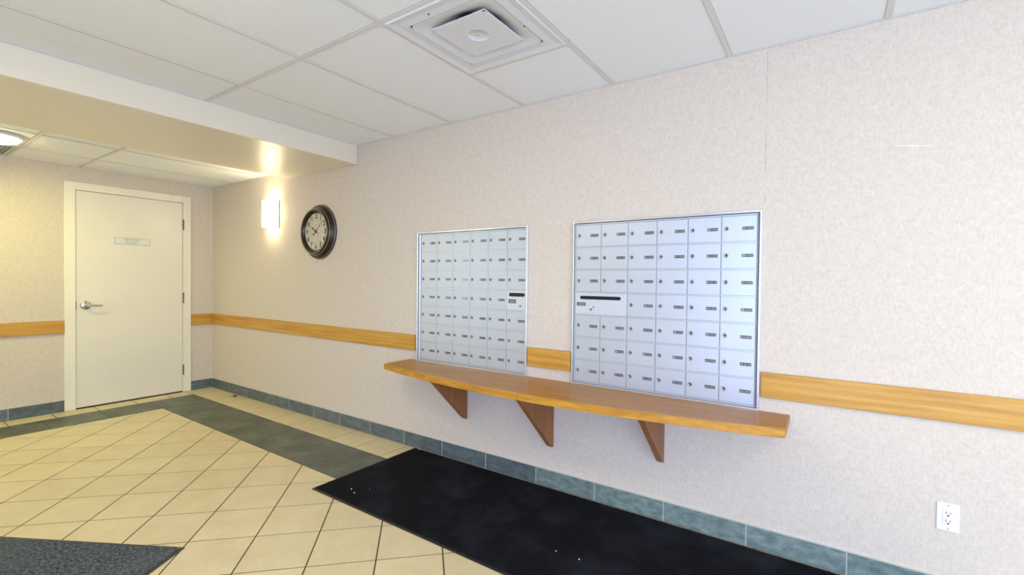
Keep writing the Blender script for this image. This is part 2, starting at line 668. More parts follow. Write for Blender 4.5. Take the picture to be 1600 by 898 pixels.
G0, GP = 3.1019, 0.6154
xs = [BX1] + [G0 + GP * i for i in range(0, 11) if G0 + GP * i < X1 - 0.1] + [X1]
ys = [0.0, -1.1689, -2.395, -3.62, -4.85, Y1]
DIFF = (4.3327, 4.9481, -1.1689, -0.5555)
for i in range(len(xs) - 1):
    for j in range(len(ys) - 1):
        a, b_, c, d = xs[i], xs[i + 1], ys[j + 1], ys[j]
        if j == 0 and abs(a - DIFF[0]) < 0.01:
            ceiling_tile(a, b_, DIFF[3], d, H)
            continue
        ceiling_tile(a, b_, c, d, H)
TW = 0.012
for y in ys[1:-1]:
    tee(BX1 + 0.012, X1 - 0.012, y - TW, y + TW, H)
for x in xs[1:-1]:
    for j in range(len(ys) - 1):
        tee(x - TW, x + TW, ys[j + 1] + (TW if j < len(ys) - 2 else 0.012), ys[j] - (TW if j else 0.012), H)
tee(DIFF[0] + TW, DIFF[1] - TW, DIFF[3] - TW, DIFF[3] + TW, H)
# wall angles of the main ceiling
tee(BX1, X1, -0.012, 0.0, H)
tee(BX1, BX1 + 0.012, Y1, -0.012, H)
# lower ceiling beyond the bulkhead
LX = [0.0, 0.51, 1.12, BX0]
LY = [0.0, -1.18, -1.655, -2.87, -4.09, Y1]
for i in range(3):
    for j in range(5):
        if i == 0 and j == 2:
            ceiling_tile(LX[i], LX[i + 1], LY[j + 1], LY[j] - 0.60, HB)
            continue
        ceiling_tile(LX[i], LX[i + 1], LY[j + 1], LY[j], HB)
for y in LY[1:-1]:
    tee(0.012, BX0, y - 0.010, y + 0.010, HB)
tee(0.012, 0.50, -2.255 - 0.010, -2.255 + 0.010, HB)
for x in LX[1:-1]:
    for j in range(5):
        tee(x - 0.008, x + 0.008, LY[j + 1] + 0.010, LY[j] - 0.010, HB)
tee(0, BX0, -0.012, 0, HB)
tee(0, 0.012, Y1, -0.012, HB)
# painted bulkhead between the two ceilings
B().box(BX0, BX1, Y1, 0.0, BZ, 2.74, 0.004).make('ceiling_bulkhead', M['bulkhead'], ceil)

# ------------------------------------------------------------------ floor tiles
FX, FY = 0.615, -0.706      # corner of the diamond field
SX, SY = 0.22, -0.290       # outer corner of the grey border


def clip(poly, nx, ny, d):
    out = []
    for i in range(len(poly)):
        a, b_ = poly[i], poly[(i + 1) % len(poly)]
        da, db = nx * a[0] + ny * a[1] - d, nx * b_[0] + ny * b_[1] - d
        if da >= 0:
            out.append(a)
        if da * db < 0:
            t = da / (da - db)
            out.append((a[0] + (b_[0] - a[0]) * t, a[1] + (b_[1] - a[1]) * t))
    return out


def parea(p):
    return 0.5 * sum(p[i][0] * p[(i + 1) % len(p)][1] - p[(i + 1) % len(p)][0] * p[i][1] for i in range(len(p)))


def inset(p, g):
    lo = p
    n = len(p)
    out = list(p)
    for i in range(n):
        a, b_ = p[i], p[(i + 1) % n]
        dx, dy = b_[0] - a[0], b_[1] - a[1]
        L = math.hypot(dx, dy)
        if L < 1e-6:
            continue
        nx, ny = -dy / L, dx / L
        out = clip(out, nx, ny, nx * a[0] + ny * a[1] + g)
    return out


def add_tile(bm, outer, g, dx=0.0, dy=0.0):
    p1 = inset(outer, g)
    if len(p1) < 3:
        return False
    p2 = inset(outer, g + 0.0010)
    if len(p2) != len(p1):
        p2 = p1
    lo = [bm.verts.new((x + dx, y + dy, -0.004)) for x, y in p1]
    md = [bm.verts.new((x + dx, y + dy, -0.0008)) for x, y in p1]
    hi = [bm.verts.new((x + dx, y + dy, 0.0)) for x, y in p2]
    n = len(p1)
    for i in range(n):
        j = (i + 1) % n
        bm.faces.new((lo[i], lo[j], md[j], md[i]))
        bm.faces.new((md[i], md[j], hi[j], hi[i]))
    bm.faces.new(hi)
    return True


tile_cache = {}


def floor_tile(name, poly, mat, g):
    if parea(poly) < 0:
        poly = poly[::-1]
    cx = sum(p[0] for p in poly) / len(poly)
    cy = sum(p[1] for p in poly) / len(poly)
    rel = [(x - cx, y - cy) for x, y in poly]
    key = (name, tuple((round(x, 3), round(y, 3)) for x, y in rel))
    if key not in tile_cache:
        b_ = B()
        if not add_tile(b_.bm, rel, g):
            b_.bm.free()
            return
        tile_cache[key] = b_.mesh(name, mat)
    ob(name, tile_cache[key], fl, (cx, cy, 0))


DG = 0.4312
near, rest = [], []
for m in range(-1, 12):
    for n in range(-6, 20):
        for hx, hy in ((0, 0), (0.5, 0.5)):
            # square with centre half a diagonal from a lattice vertex
            cx = 2.134 + DG * (n + hx) + DG / 2
            cy = -0.706 - DG * (m + hy)
            sq = [(cx + DG / 2, cy), (cx, cy + DG / 2), (cx - DG / 2, cy), (cx, cy - DG / 2)]
            for pl_ in ((1, 0, FX), (0, -1, -FY), (-1, 0, -(X1 - 0.02)), (0, 1, Y1 + 0.02)):
                sq = clip(sq, *pl_) if len(sq) >= 3 else sq
            if len(sq) < 3 or abs(parea(sq)) < 0.002:
                continue
            # nearest to what the photograph shows: left of a line through the camera
            score = max(0, cx - 5.6) * 2 + max(0, -2.6 - cy) * 1.5 + max(0, cx - 4.6 - (cy + 2.6) * 0.2)
            near.append((score, cx, cy, sq))
near.sort(key=lambda q: q[0])
for s_, cx, cy, sq in near[:190]:
    floor_tile('floor_tile', sq, M['cream_tile'], 0.0034)
rb = B()
for s_, cx, cy, sq in near[190:]:
    if parea(sq) < 0:
        sq = sq[::-1]
    add_tile(rb.bm, sq, 0.0034)
o = rb.make('floor_tile_rest', M['cream_tile'], fl)
o['kind'] = 'stuff'

# grey border along the mailbox wall and the door wall
x = FX
floor_tile('border_tile', [(SX, FY), (FX, FY), (FX, SY), (SX, SY)], M['slate_tile'], 0.0026)
while x < X1 - 0.05:
    x2 = min(x + 0.404, X1 - 0.02)
    floor_tile('border_tile', [(x, FY), (x2, FY), (x2, SY), (x, SY)], M['slate_tile'], 0.0012)
    x = x2
y = FY
while y > Y1 + 0.05:
    y2 = max(y - 0.394, Y1 + 0.02)
    floor_tile('border_tile', [(SX, y2), (FX, y2), (FX, y), (SX, y)], M['slate_tile'], 0.0026)
    y = y2
# cream strips between the grey border and the walls
x = 1.79 - 0.302 * 5
floor_tile('edge_tile', [(0.012, SY), (x, SY), (x, -0.012), (0.012, -0.012)], M['cream_tile'], 0.0032)
while x < X1 - 0.05:
    x2 = min(x + 0.302, X1 - 0.02)
    floor_tile('edge_tile', [(x, SY), (x2, SY), (x2, -0.012), (x, -0.012)], M['cream_tile'], 0.0032)
    x = x2
y = SY
y2 = -0.48
while y > Y1 + 0.05:
    floor_tile('edge_tile', [(0.012, y2), (SX, y2), (SX, y), (0.012, y)], M['cream_tile'], 0.0032)
    y = y2
    y2 = max(y2 - 0.302, Y1 + 0.02)

# ------------------------------------------------------------------ skirting
BH = 0.105
bs = B().box(0.0, X1, -0.0098, -0.0002, -0.0012, BH + 0.002).make('baseboard_right', M['light_grout'])
struct(bs, 'blue grey tile skirting below the mailboxes', 'baseboard')
bx0 = 0.4235
joints = [0.010] + [bx0 + 0.4041 * i for i in range(0, 23) if bx0 + 0.4041 * i < X1 - 0.05] + [X1]
for a, b_ in zip(joints[:-1], joints[1:]):
    B().box(a + 0.0024, b_ - 0.0024, -0.0112, -0.001, 0.0005, BH, 0.0010).make('skirting_tile', M['base_tile_lit_teal' if a > 4.4 else 'base_tile'], bs)
bb = B().box(0.0002, 0.0098, FY1, -0.0098, -0.0012, BH + 0.002)
bb.box(0.0002, 0.0098, Y1, FY0, -0.0012, BH + 0.002)
bb = bb.make('baseboard_back', M['light_grout'])
struct(bb, 'dark blue grey tile skirting either side of the door', 'baseboard')
B().box(0.001, 0.0105, FY1 + 0.001, -0.0115, 0.0005, BH, 0.0015).make('skirting_tile', M['base_tile'], bb)
y = FY0 - 0.001
y2 = -1.66
while y > Y1 + 0.1:
    B().box(0.001, 0.0112, y2 + 0.0024, y - 0.0024, 0.0005, BH, 0.0010).make('skirting_tile', M['base_tile'], bb)
    y = y2
    y2 = max(y2 - 0.404, Y1)

# ------------------------------------------------------------------ oak rails
RZ0, RZ1, RT = 0.746, 0.866, 0.018
rails = [
    ('trim_1', 0.0005, RT, Y1 + 0.01, FY0 - 0.002, 'rail_y', 'oak wall rail left of the cream door'),
    ('trim_2', 0.0005, RT, FY1 + 0.002, -RT, 'rail_y', 'short oak rail between the cream door and the corner'),
    ('trim_3', 0.0005, 3.365, -RT, -0.0005, 'rail_x', 'oak wall rail from the corner to the left mailbox panel'),
    ('trim_4', 4.393, 4.700, -RT, -0.0005, 'rail_x', 'short oak rail between the two mailbox panels'),
    ('trim_5', 5.729, X1 - 0.01, -RT, -0.0005, 'rail_x', 'oak wall rail right of the right mailbox panel'),
]
for nm, a, b_, c, d, mt, lb in rails:
    o = B().box(a, b_, c, d, RZ0, RZ1, 0.0025).make(nm, M[mt])
    struct(o, lb, 'trim')

# ------------------------------------------------------------------ the door
dr = bpy.data.objects.new('door_1', None)
link(dr, None, (0, (DY0 + DY1) / 2, 0))
struct(dr, 'plain cream door with a chrome lever and a small sign plate', 'door')
oy = (DY0 + DY1) / 2
g = B()
for s_, a, b_ in ((0, FY0, DY0 - 0.003), (1, DY1 + 0.003, FY1)):
    g.box(-0.12, 0.014, a - oy, b_ - oy, 0.0, FZ, 0.003)
g.box(-0.12, 0.014, DY0 - 0.003 - oy, DY1 + 0.003 - oy, DZ + 0.003, FZ, 0.003)
g.box(-0.12, -0.06, DY0 - 0.003 - oy, DY0 + 0.012 - oy, 0, DZ)
g.make('door_frame', M['door_frame'], dr)
g = B()
# rebate moulding standing inside the frame edge
for a, b_ in ((DY0 - 0.016, DY0 - 0.003), (DY1 + 0.003, DY1 + 0.016)):
    g.box(0.012, 0.0165, a - oy, b_ - oy, 0.0, DZ + 0.016, 0.001)
g.box(0.012, 0.0165, DY0 - 0.003 - oy, DY1 + 0.003 - oy, DZ + 0.003, DZ + 0.016, 0.001)
g.make('frame_bead', M['door_frame'], dr)
B().box(-0.045, 0.002, DY0 - oy, DY1 - oy, 0.010, DZ, 0.002).make('door_leaf', M['door'], dr)
B().box(-0.06, -0.005, DY0 - oy, DY1 - oy, -0.004, 0.004).make('door_sill', M['void'], dr)
hm = None
for z in (1.873, 1.056, 0.250):
    if hm is None:
        g = B()
        g.tube([(0, 0, -0.058), (0, 0, -0.021)], 0.0075, 12)
        g.tube([(0, 0, -0.019), (0, 0, 0.019)], 0.0075, 12)
        g.tube([(0, 0, 0.021), (0, 0, 0.058)], 0.0075, 12)
        g.tube([(0, 0, -0.062), (0, 0, 0.062)], 0.004, 8)
        hm = g.mesh('hinge', M['dark_steel'])
    ob('hinge', hm, dr, (0.012, DY1 + 0.006 - oy, z))
B().box(0.001, 0.016, -0.0065, 0.0005, -0.043, 0.043, 0.001).make('strike_plate', M['dark_steel'], dr, (0, DY0 + 0.0005 - oy, 1.005))
lv = B()
lv.lathe([(0.0, 0.012), (0.020, 0.012), (0.030, 0.010), (0.040, 0.006), (0.043, 0.0)], 'x', n=32)
lv = lv.make('lock_rosette', M['chrome'], dr, (0.002, -1.134 - oy, 1.003))
g = B()
g.tube([(0.010, 0, 0), (0.045, 0, 0)], [0.013, 0.011], 16)
g.lathe([(0.0, 0.052), (0.010, 0.052), (0.014, 0.046), (0.014, 0.040)], 'x', n=20)
g.tube([(0.044, -0.004, 0.0), (0.052, 0.012, 0.0), (0.055, 0.035, -0.001), (0.055, 0.075, -0.003), (0.052, 0.104, -0.004), (0.042, 0.114, -0.004)],
       [0.011, 0.011, 0.0095, 0.0085, 0.0085, 0.007], 12)
g.make('lever_handle', M['chrome'], lv)

sg = thing('door_sign', 'small pale rectangular sign plate with two grey text lines on the cream door', 'sign', (0.002, -0.7645, 1.652))
g = B().box(0.0005, 0.004, -0.150, 0.150, -0.035, 0.035, 0.0012)
g.make('sign_rim', M['sign_edge'], sg)
B().box(0.004, 0.0048, -0.146, 0.146, -0.031, 0.031, 0.0003).make('sign_plate', M['sign_face'], sg)
rot = (P / 2, 0, P / 2)
text_mesh('lettering', 'MEETING', 0.034, M['sign_ink'], sg, (0.0052, -0.008, 0.0145), rot, 1.0)
text_mesh('lettering', 'ROOM', 0.034, M['sign_ink'], sg, (0.0052, -0.008, -0.0145), rot, 1.0)

# ------------------------------------------------------------------ mailbox panels
DPY = -0.0065               # front of the doors


def lock_mesh(r):
    g = B()
    g.lathe([(r, 0.0), (r, -0.0016), (r * 0.92, -0.003), (r * 0.62, -0.003), (r * 0.58, -0.0022), (0.0001, -0.0022)], 'y', n=18)
    g.lathe([(r * 0.40, -0.0021), (r * 0.36, -0.0031), (0.0001, -0.0031)], 'y', (r * 0.12, 0, 0), n=14, mi=1)
    g.box(r * 0.02, r * 0.20, -0.0036, -0.003, -r * 0.30, r * 0.30, 0, 1)
    return g.mesh('lock', [M['lock'], M['keyhole']])


LOCK = lock_mesh(0.0118)
SLOTLOCK = lock_mesh(0.0085)


def plate_mesh(wd, ht, marks):
    g = B().box(-wd / 2, wd / 2, -0.0014, 0.0, -ht / 2, ht / 2, 0.0003)
    for a, b_, c, d in marks:
        g.poly([(-wd / 2 + a * wd, -0.0016, -ht / 2 + c * ht), (-wd / 2 + b_ * wd, -0.0016, -ht / 2 + c * ht),
                (-wd / 2 + b_ * wd, -0.0016, -ht / 2 + d * ht), (-wd / 2 + a * wd, -0.0016, -ht / 2 + d * ht)], 1)
    me = g.mesh('number_plate', [M['plate'], M['plate_mark']], recalc=False)
    return me


# the engraving on the plates is too small to read in the photograph: pale worn marks only
PLATES = []
for k in range(5):
    rr = random.Random(k)
    mk = [(0.05, 0.30, 0.15, 0.85)] if k % 2 else [(0.05, 0.14, 0.2, 0.8), (0.18, 0.27, 0.2, 0.8)]
    c = 0.36
    for q in range(3):
        wq = rr.uniform(0.05, 0.09)
        mk.append((c, c + wq, 0.22, 0.78))
        c += wq + rr.uniform(0.04, 0.08)
    mk.append((0.74, 0.80, 0.2, 0.8))
    mk.append((0.85, 0.94, 0.2, 0.8))
    PLATES.append(plate_mesh(0.051, 0.0155, mk))


def rounded_slot(g, x0, x1, z0, z1, y0, y1, mi=0):
    r = (z1 - z0) / 2
    zc = (z0 + z1) / 2
    pts = []
    for i in range(9):
        t = -P / 2 + P * i / 8
        pts.append((x1 - r + r * math.cos(t), zc + r * math.sin(t)))
    for i in range(9):
        t = P / 2 + P * i / 8
        pts.append((x0 + r + r * math.cos(t), zc + r * math.sin(t)))
    g.prism(pts, 'y', y0, y1, mi)


def mailbox_unit(x0, x1, z0, z1, cx0, cpitch, slot_cols, label):
    rt = thing('mailbox_panel', label, 'mailbox', (x0, 0, z0), (0, 0, 0), None)
    W, HH = x1 - x0, z1 - z0
    g = B()
    fw, fd = 0.0105, 0.019
    # flanged frame proud of the wall, four mitred strips
    g.box(0, fw, -fd, -0.0005, 0, HH, 0.0012)
    g.box(W - fw, W, -fd, -0.0005, 0, HH, 0.0012)
    g.box(fw, W - fw, -fd, -0.0005, HH - fw, HH, 0.0012)
    g.box(fw, W - fw, -fd, -0.0005, 0, fw, 0.0012)
    g.make('frame', M['box_frame'], rt)
    B().box(fw, W - fw, -0.003, -0.0005, fw, HH - fw).make('back_panel', M['gap'], rt)
    lx0, lx1 = cx0 - x0, cx0 - x0 + 6 * cpitch
    # inner frame around the doors
    zt = HH - 0.018
    zb = 0.017
    g = B()
    g.box(fw + 0.006, lx0 - 0.002, -0.012, -0.0030, zb - 0.004, zt + 0.004, 0.001)
    g.make('inner_frame', M['box_rail'], rt)
    g = B()
    g.box(lx1 + 0.002, W - fw - 0.006, -0.012, -0.0030, zb - 0.004, zt + 0.004, 0.001)
    g.make('inner_frame', M['box_rail'], rt)
    rows, rp = 7, (zt - zb) / 7.0
    gap = 0.008
    rail = B().box(lx0, lx1, -0.0062, -0.003, -gap / 2 + 0.001, gap / 2 - 0.0012, 0.0006).mesh('door_rail', M['box_rail'])
    for r in range(1, 7):
        ob('door_rail', rail, rt, (0, 0, zb + r * rp))
    ob('door_rail', rail, rt, (0, 0, zt + 0.001))
    ob('door_rail', rail, rt, (0, 0, zb - 0.001))
    dw, dh = cpitch - 0.0028, rp - gap
    door = B().box(0, dw, DPY, -0.003, 0, dh, 0.0008).mesh('mailbox_door', M['box_door'])
    for r in range(rows):
        zz = zt - (r + 1) * rp + gap / 2
        c = 0
        while c < 6:
            xx = lx0 + c * cpitch + 0.0014
            if r == 3 and c == slot_cols[0]:
                n = len(slot_cols)
                sw = cpitch * n - 0.0028
                d = B().box(0, sw, DPY - 0.0015, -0.003, 0, dh, 0.0008).make('slot_door', M['slot_door'], rt, (xx, 0, zz))
                d['label'] = 'paler door with a black letter slot'
                yf = DPY - 0.0015
                g = B()
                if n == 1:
                    rounded_slot(g, sw * 0.12, sw * 0.92, dh * 0.71, dh * 0.90, yf - 0.0012, yf)
                    lab = (0.09, 0.48, 0.36, 0.56)
                    lk = (0.70, 0.22)
                    rv = [(0.58, 0.36), (0.81, 0.36), (0.58, 0.07), (0.81, 0.07), (0.09, 0.95), (0.09, 0.68), (0.96, 0.95), (0.96, 0.68)]
                else:
                    rounded_slot(g, sw * 0.10, sw * 0.89, dh * 0.70, dh * 0.86, yf - 0.0012, yf)
                    lab = (0.035, 0.215, 0.39, 0.55)
                    lk = (0.317, 0.23)
                    rv = [(0.05, 0.92), (0.05, 0.66), (0.93, 0.92), (0.93, 0.66), (0.48, 0.92), (0.48, 0.64), (0.26, 0.08), (0.37, 0.08), (0.26, 0.40)]
                g.make('letter_slot', M['slot'], d)
                g = B().box(sw * lab[0], sw * lab[1], yf - 0.001, yf, dh * lab[2], dh * lab[3], 0.0003)
                lw, lz0, lz1 = sw * (lab[1] - lab[0]), dh * lab[2], dh * lab[3]
                for a, b_ in ((0.08, 0.14), (0.24, 0.40), (0.46, 0.62), (0.68, 0.80), (0.88, 0.94)):
                    g.box(sw * lab[0] + a * lw, sw * lab[0] + b_ * lw, yf - 0.0014, yf - 0.0009, lz0 + 0.2 * (lz1 - lz0), lz1 - 0.2 * (lz1 - lz0), 0, 1)
                g.make('label_plate', [M['plate'], M['plate_mark']], d)
                ob('lock', SLOTLOCK, d, (sw * lk[0], yf, dh * lk[1]))
                rvm = B().lathe([(0.0022, 0.0), (0.0018, -0.0012), (0.0001, -0.0014)], 'y', n=8).mesh('rivet', M['lock'])
                for a, b_ in rv:
                    ob('rivet', rvm, d, (sw * a, yf, dh * b_))
                if n == 2:
                    B().lathe([(0.0042, 0.0), (0.0036, -0.0014), (0.0001, -0.0016)], 'y', n=10).make('plug', M['keyhole'], d, (sw * 0.37, yf, dh * 0.345))
                c += n
                continue
            d = ob('mailbox_door', door, rt, (xx, 0, zz))
            ob('lock', LOCK, d, (dw * 0.135, DPY, dh * 0.515))
            ob('number_plate', random.choice(PLATES), d, (dw * 0.745, DPY, dh * 0.505))
            c += 1
    return rt


mailbox_unit(3.3872, 4.3850, 0.676, 1.650, 3.4235, 0.15905, [5],
             'left aluminium mailbox panel with a single width letter slot door at its right edge')
mailbox_unit(4.7070, 5.7228, 0.676, 1.650, 4.7245, 0.16290, [0, 1],
             'right aluminium mailbox panel with a double width letter slot door at its left edge')

# ------------------------------------------------------------------ the shelf
SXa, SXb, SZ, ST = 3.312, 5.852, 0.676, 0.038


def front_y(x):
    t = (x - (SXa + SXb) / 2) / ((SXb - SXa) / 2)
    return -0.425 + 0.158 * t * t


sh = thing('wall_shelf', 'long varnished oak shelf with a bowed front under the mailbox panels', 'shelf', (4.582, 0, 0.25))
ox, oz = 4.582, 0.25
N = 40
fx = [SXa + (SXb - SXa) * i / N for i in range(N + 1)]
BT = 0.014
pts = [(SXb - ox, -0.0005), (SXa - ox, -0.0005)] + [(x - ox, front_y(x) + BT) for x in fx]
B().prism(pts, 'z', SZ - ST - oz, SZ - oz, 0, 0.0015).make('shelf_top', M['shelf_top'], sh)
# the two front edge strips butt together left of the middle
for nm, i0, i1 in (('edge_strip', 0, 20), ('edge_strip', 20, N)):
    seg = fx[i0:i1 + 1]
    e = 0.0006
    pf = [(x - ox + (e if k == 0 else (-e if k == len(seg) - 1 else 0)), front_y(x)) for k, x in enumerate(seg)]
    pb = [(px, front_y(px + ox) + BT - 0.0003) for px, py in pf]
    B().prism(pb[::-1] + pf, 'z', SZ - ST - 0.001 - oz, SZ + 0.0005 - oz, 0, 0.003).make(nm, M['shelf_edge'], sh)
for xr, zb, tip in ((3.887, 0.311, -0.352), (4.586, 0.257, -0.395), (5.270, 0.318, -0.352)):
    zt = SZ - ST - oz - 0.0005
    prof = [(-0.0005, zt), (-0.0005, zb - oz), (-0.012, zb - 0.001 - oz), (-0.032, zb + 0.012 - oz), (tip, zt - 0.004), (tip, zt)]
    B().prism(prof, 'x', xr - 0.034 - ox, xr - ox, 0, 0.0015).make('bracket', M['bracket'], sh)

# ------------------------------------------------------------------ clock
ck = thing('wall_clock', 'round dark bronze wall clock with an aged cream dial', 'clock', (2.120, -0.0005, 1.717))
g = B()
g.lathe([(0.20, 0.0), (0.246, 0.0), (0.250, -0.006), (0.248, -0.013), (0.240, -0.017), (0.234, -0.018), (0.226, -0.026),
         (0.219, -0.036), (0.214, -0.046), (0.211, -0.050), (0.207, -0.052)], 'y', n=72)
g.make('case_rim', M['bronze'], ck)
g = B()
g.lathe([(0.207, -0.050), (0.207, -0.060), (0.203, -0.067), (0.196, -0.070), (0.188, -0.068), (0.181, -0.062), (0.178, -0.054), (0.172, -0.050), (0.170, -0.046), (0.168, -0.042)], 'y', n=72)
g.make('bezel', M['bronze'], ck)
for r_, d_ in ((0.2445, -0.0165), (0.2125, -0.0505), (0.2005, -0.0695)):
    B().lathe([(r_ + 0.0028, d_ + 0.0008), (r_ + 0.001, d_ - 0.0020), (r_ - 0.0018, d_ - 0.0018), (r_ - 0.003, d_ + 0.0008)], 'y', n=72).make('rubbed_ring', M['bronze_light'], ck)
g = B()
g.disc(0.1685, (0, -0.0425, 0), 'y', 64)
g.make('dial', M['dial'], ck)
for k in range(1, 13):
    t = 2 * P * k / 12
    r_ = 0.138
    text_mesh('numeral', str(k), 0.060, M['ink'], ck, (r_ * math.sin(t), -0.0432, r_ * math.cos(t)), (P / 2, 0, 0), 0.75, 0.0, 0.0022)
g = B()
for z, wd in ((0.066, 0.034), (0.056, 0.024)):
    g.poly([(-wd / 2, -0.0430, z - 0.0016), (wd / 2, -0.0430, z - 0.0016), (wd / 2, -0.0430, z + 0.0016), (-wd / 2, -0.0430, z + 0.0016)])
g.make('dial_print', M['faint_ink'], ck)


def hand(name, ang, prof, y):
    """prof: list of (distance, half width)"""
    g = B()
    pts = [(-wv, d) for d, wv in prof] + [(wv, d) for d, wv in prof[::-1]]
    ca, sa = math.cos(ang), math.sin(ang)
    pts = [(px * ca + pz * sa, -px * sa + pz * ca) for px, pz in pts]
    g.prism(pts, 'y', y - 0.0012, y)
    return g.make(name, M['ink'], ck)


hand('hour_hand', math.radians(303), [(-0.030, 0.002), (0.0, 0.004), (0.045, 0.0035), (0.052, 0.0075), (0.062, 0.0075), (0.070, 0.004), (0.088, 0.0005)], -0.046)
hand('minute_hand', math.radians(49), [(-0.048, 0.006), (-0.036, 0.006), (-0.028, 0.002), (0.0, 0.0030), (0.075, 0.0022), (0.132, 0.0006)], -0.049)
B().lathe([(0.008, -0.046), (0.008, -0.051), (0.005, -0.053), (0.0001, -0.053)], 'y', n=20).make('hand_hub', M['ink'], ck)

# ------------------------------------------------------------------ sconce
sc = thing('wall_sconce', 'lit white half round wall sconce beside the clock', 'lamp', (1.327, 0, 1.802))
SWh, SDp, SHt = 0.104, 0.108, 0.262
B().box(-SWh + 0.012, SWh - 0.012, -0.008, -0.0005, 0.010, SHt - 0.010, 0.002).make('back_plate', M['nickel'], sc)
g = B()
prof_o, prof_i = [], []
n = 28
lo, hi, lo2, hi2 = [], [], [], []
for i in range(n + 1):
    t = P * i / n
    c, s_ = math.cos(t), math.sin(t)
    lo.append(g.bm.verts.new((SWh * 0.97 * c, -0.004 - (SDp - 0.004) * s_, 0)))
    hi.append(g.bm.verts.new((SWh * 0.97 * c, -0.004 - (SDp - 0.004) * s_, SHt)))
    lo2.append(g.bm.verts.new(((SWh * 0.97 - 0.004) * c, -0.004 - (SDp - 0.008) * s_, 0)))
    hi2.append(g.bm.verts.new(((SWh * 0.97 - 0.004) * c, -0.004 - (SDp - 0.008) * s_, SHt)))
for i in range(n):
    for q in ((lo[i], lo[i + 1], hi[i + 1], hi[i]), (hi2[i], hi2[i + 1], lo2[i + 1], lo2[i]),
              (hi[i], hi[i + 1], hi2[i + 1], hi2[i]), (lo2[i], lo2[i + 1], lo[i + 1], lo[i])):
        f = g.bm.faces.new(q)
        f.smooth = True
g.make('lamp_shade', M['shade_glow'], sc)
for sx in (-1, 1):
    B().box(sx * SWh - 0.0018, sx * SWh + 0.0018, -0.009, -0.0005, -0.014, SHt + 0.004, 0.0005).make('side_strap', M['nickel'], sc)
B().box(-0.012, 0.012, -0.030, -0.008, 0.09, 0.13, 0.003).make('lamp_holder', M['nickel'], sc)
bl = B()
bl.lathe([(0.0001, 0.0), (0.010, 0.004), (0.018, 0.018), (0.020, 0.030), (0.014, 0.048), (0.008, 0.056), (0.008, 0.07)], 'z', n=16)
bl.make('light_bulb', M['dome_glow'], sc, (0, -0.045, 0.115))
for zz, rx, k in ((0.225, P, 1.0), (0.035, 0, 0.5)):
    area('sconce_light', (0, -0.052, zz), (rx, 0, 0), 0.08, 0.05, SCONCE_W * k, (1.0, 0.88, 0.58), sc)


# ------------------------------------------------------------------ ceiling lamps
def dome_light(x, y, z, power, color, label, r=0.14):
    t = thing('ceiling_light', label, 'lamp', (x, y, z), (0, 0, 0))
    B().lathe([(0.0001, 0.0), (r + 0.012, 0.0), (r + 0.012, -0.018), (r + 0.006, -0.022), (r - 0.004, -0.022)], 'z', n=40).make('trim_ring', M['tee'], t)
    B().lathe([(r - 0.004, -0.018), (r - 0.006, -0.030), (r * 0.86, -0.046), (r * 0.6, -0.058), (r * 0.3, -0.064), (0.0001, -0.066)], 'z', n=40).make('lamp_dome', M['dome_glow'], t)
    area('dome_light', (0, 0, -0.072), (0, 0, 0), 2 * r, 2 * r, power, color, t, 'DISK')


dome_light(0.87, -1.85, HB, DOME_LOW_W, WARM_LOW, 'lit round dome lamp on the low ceiling left of the cream door')
dome_light(0.82, -3.90, HB, DOME_LOW_W, WARM_LOW, 'unseen round dome lamp added on the low ceiling farthest from the mailbox wall')  # second low lamp out of view, added for more warm light
dome_light(4.02, -2.02, H, DOME_MAIN_W, WARM_MAIN, 'round dome lamp on the main ceiling in front of the left mailboxes')
dome_light(7.10, -1.80, H, DOME_MAIN_W, WARM_MAIN, 'unseen round dome lamp added on the main ceiling near the entrance')  # extra lamp out of view, added for light from above

# ------------------------------------------------------------------ air diffuser
df = thing('ceiling_diffuser', 'square white air diffuser in the ceiling above the mailboxes', 'vent', (4.6404, -0.8622, H))
hw = 0.2955


def square_ring(g, a, za, b_, zb, mi=0):
    A = [(-a, -a, za), (a, -a, za), (a, a, za), (-a, a, za)]
    Bq = [(-b_, -b_, zb), (b_, -b_, zb), (b_, b_, zb), (-b_, b_, zb)]
    for i in range(4):
        j = (i + 1) % 4
        g.poly([A[i], A[j], Bq[j], Bq[i]], mi)


g = B()
square_ring(g, hw, 0.004, hw, -0.004)
square_ring(g, hw, -0.004, hw - 0.003, -0.006)
square_ring(g, hw - 0.003, -0.006, hw - 0.036, 0.000)
square_ring(g, hw - 0.036, 0.000, 0.2215, -0.003)
square_ring(g, 0.2215, -0.003, 0.2210, 0.006)
bmesh.ops.remove_doubles(g.bm, verts=g.bm.verts[:], dist=1e-5)
g.make('frame', M['diffuser'], df)
g = B()
square_ring(g, 0.2225, 0.005, 0.2170, 0.005)
g.make('shadow_gap', M['void'], df)  # dark ring drawn in for the shade inside the groove
# the pan sweeps from the square face up to the round neck
g = B()
rings = []
prof = [(0.0, 0.2190, -0.002), (0.1, 0.195, 0.002), (0.35, 0.170, 0.010), (0.65, 0.145, 0.022), (0.9, 0.122, 0.036), (1.0, 0.106, 0.046)]
n = 64
for k, r_, z in prof:
    ring = []
    for i in range(n):
        t = 2 * P * (i + 0.5) / n
        c, s_ = math.cos(t), math.sin(t)
        m_ = max(abs(c), abs(s_))
        rs = r_ / m_
        rr = rs * (1 - k) + r_ * k
        ring.append(g.bm.verts.new((rr * c, rr * s_, z)))
    rings.append(ring)
for a in range(len(rings) - 1):
    for i in range(n):
        j = (i + 1) % n
        f = g.bm.faces.new((rings[a][i], rings[a][j], rings[a + 1][j], rings[a + 1][i]))
        f.smooth = True
g.make('pan', M['diffuser'], df)
B().lathe([(0.106, 0.046), (0.106, 0.30), (0.0001, 0.30)], 'z', n=40).make('duct_neck', M['void'], df)
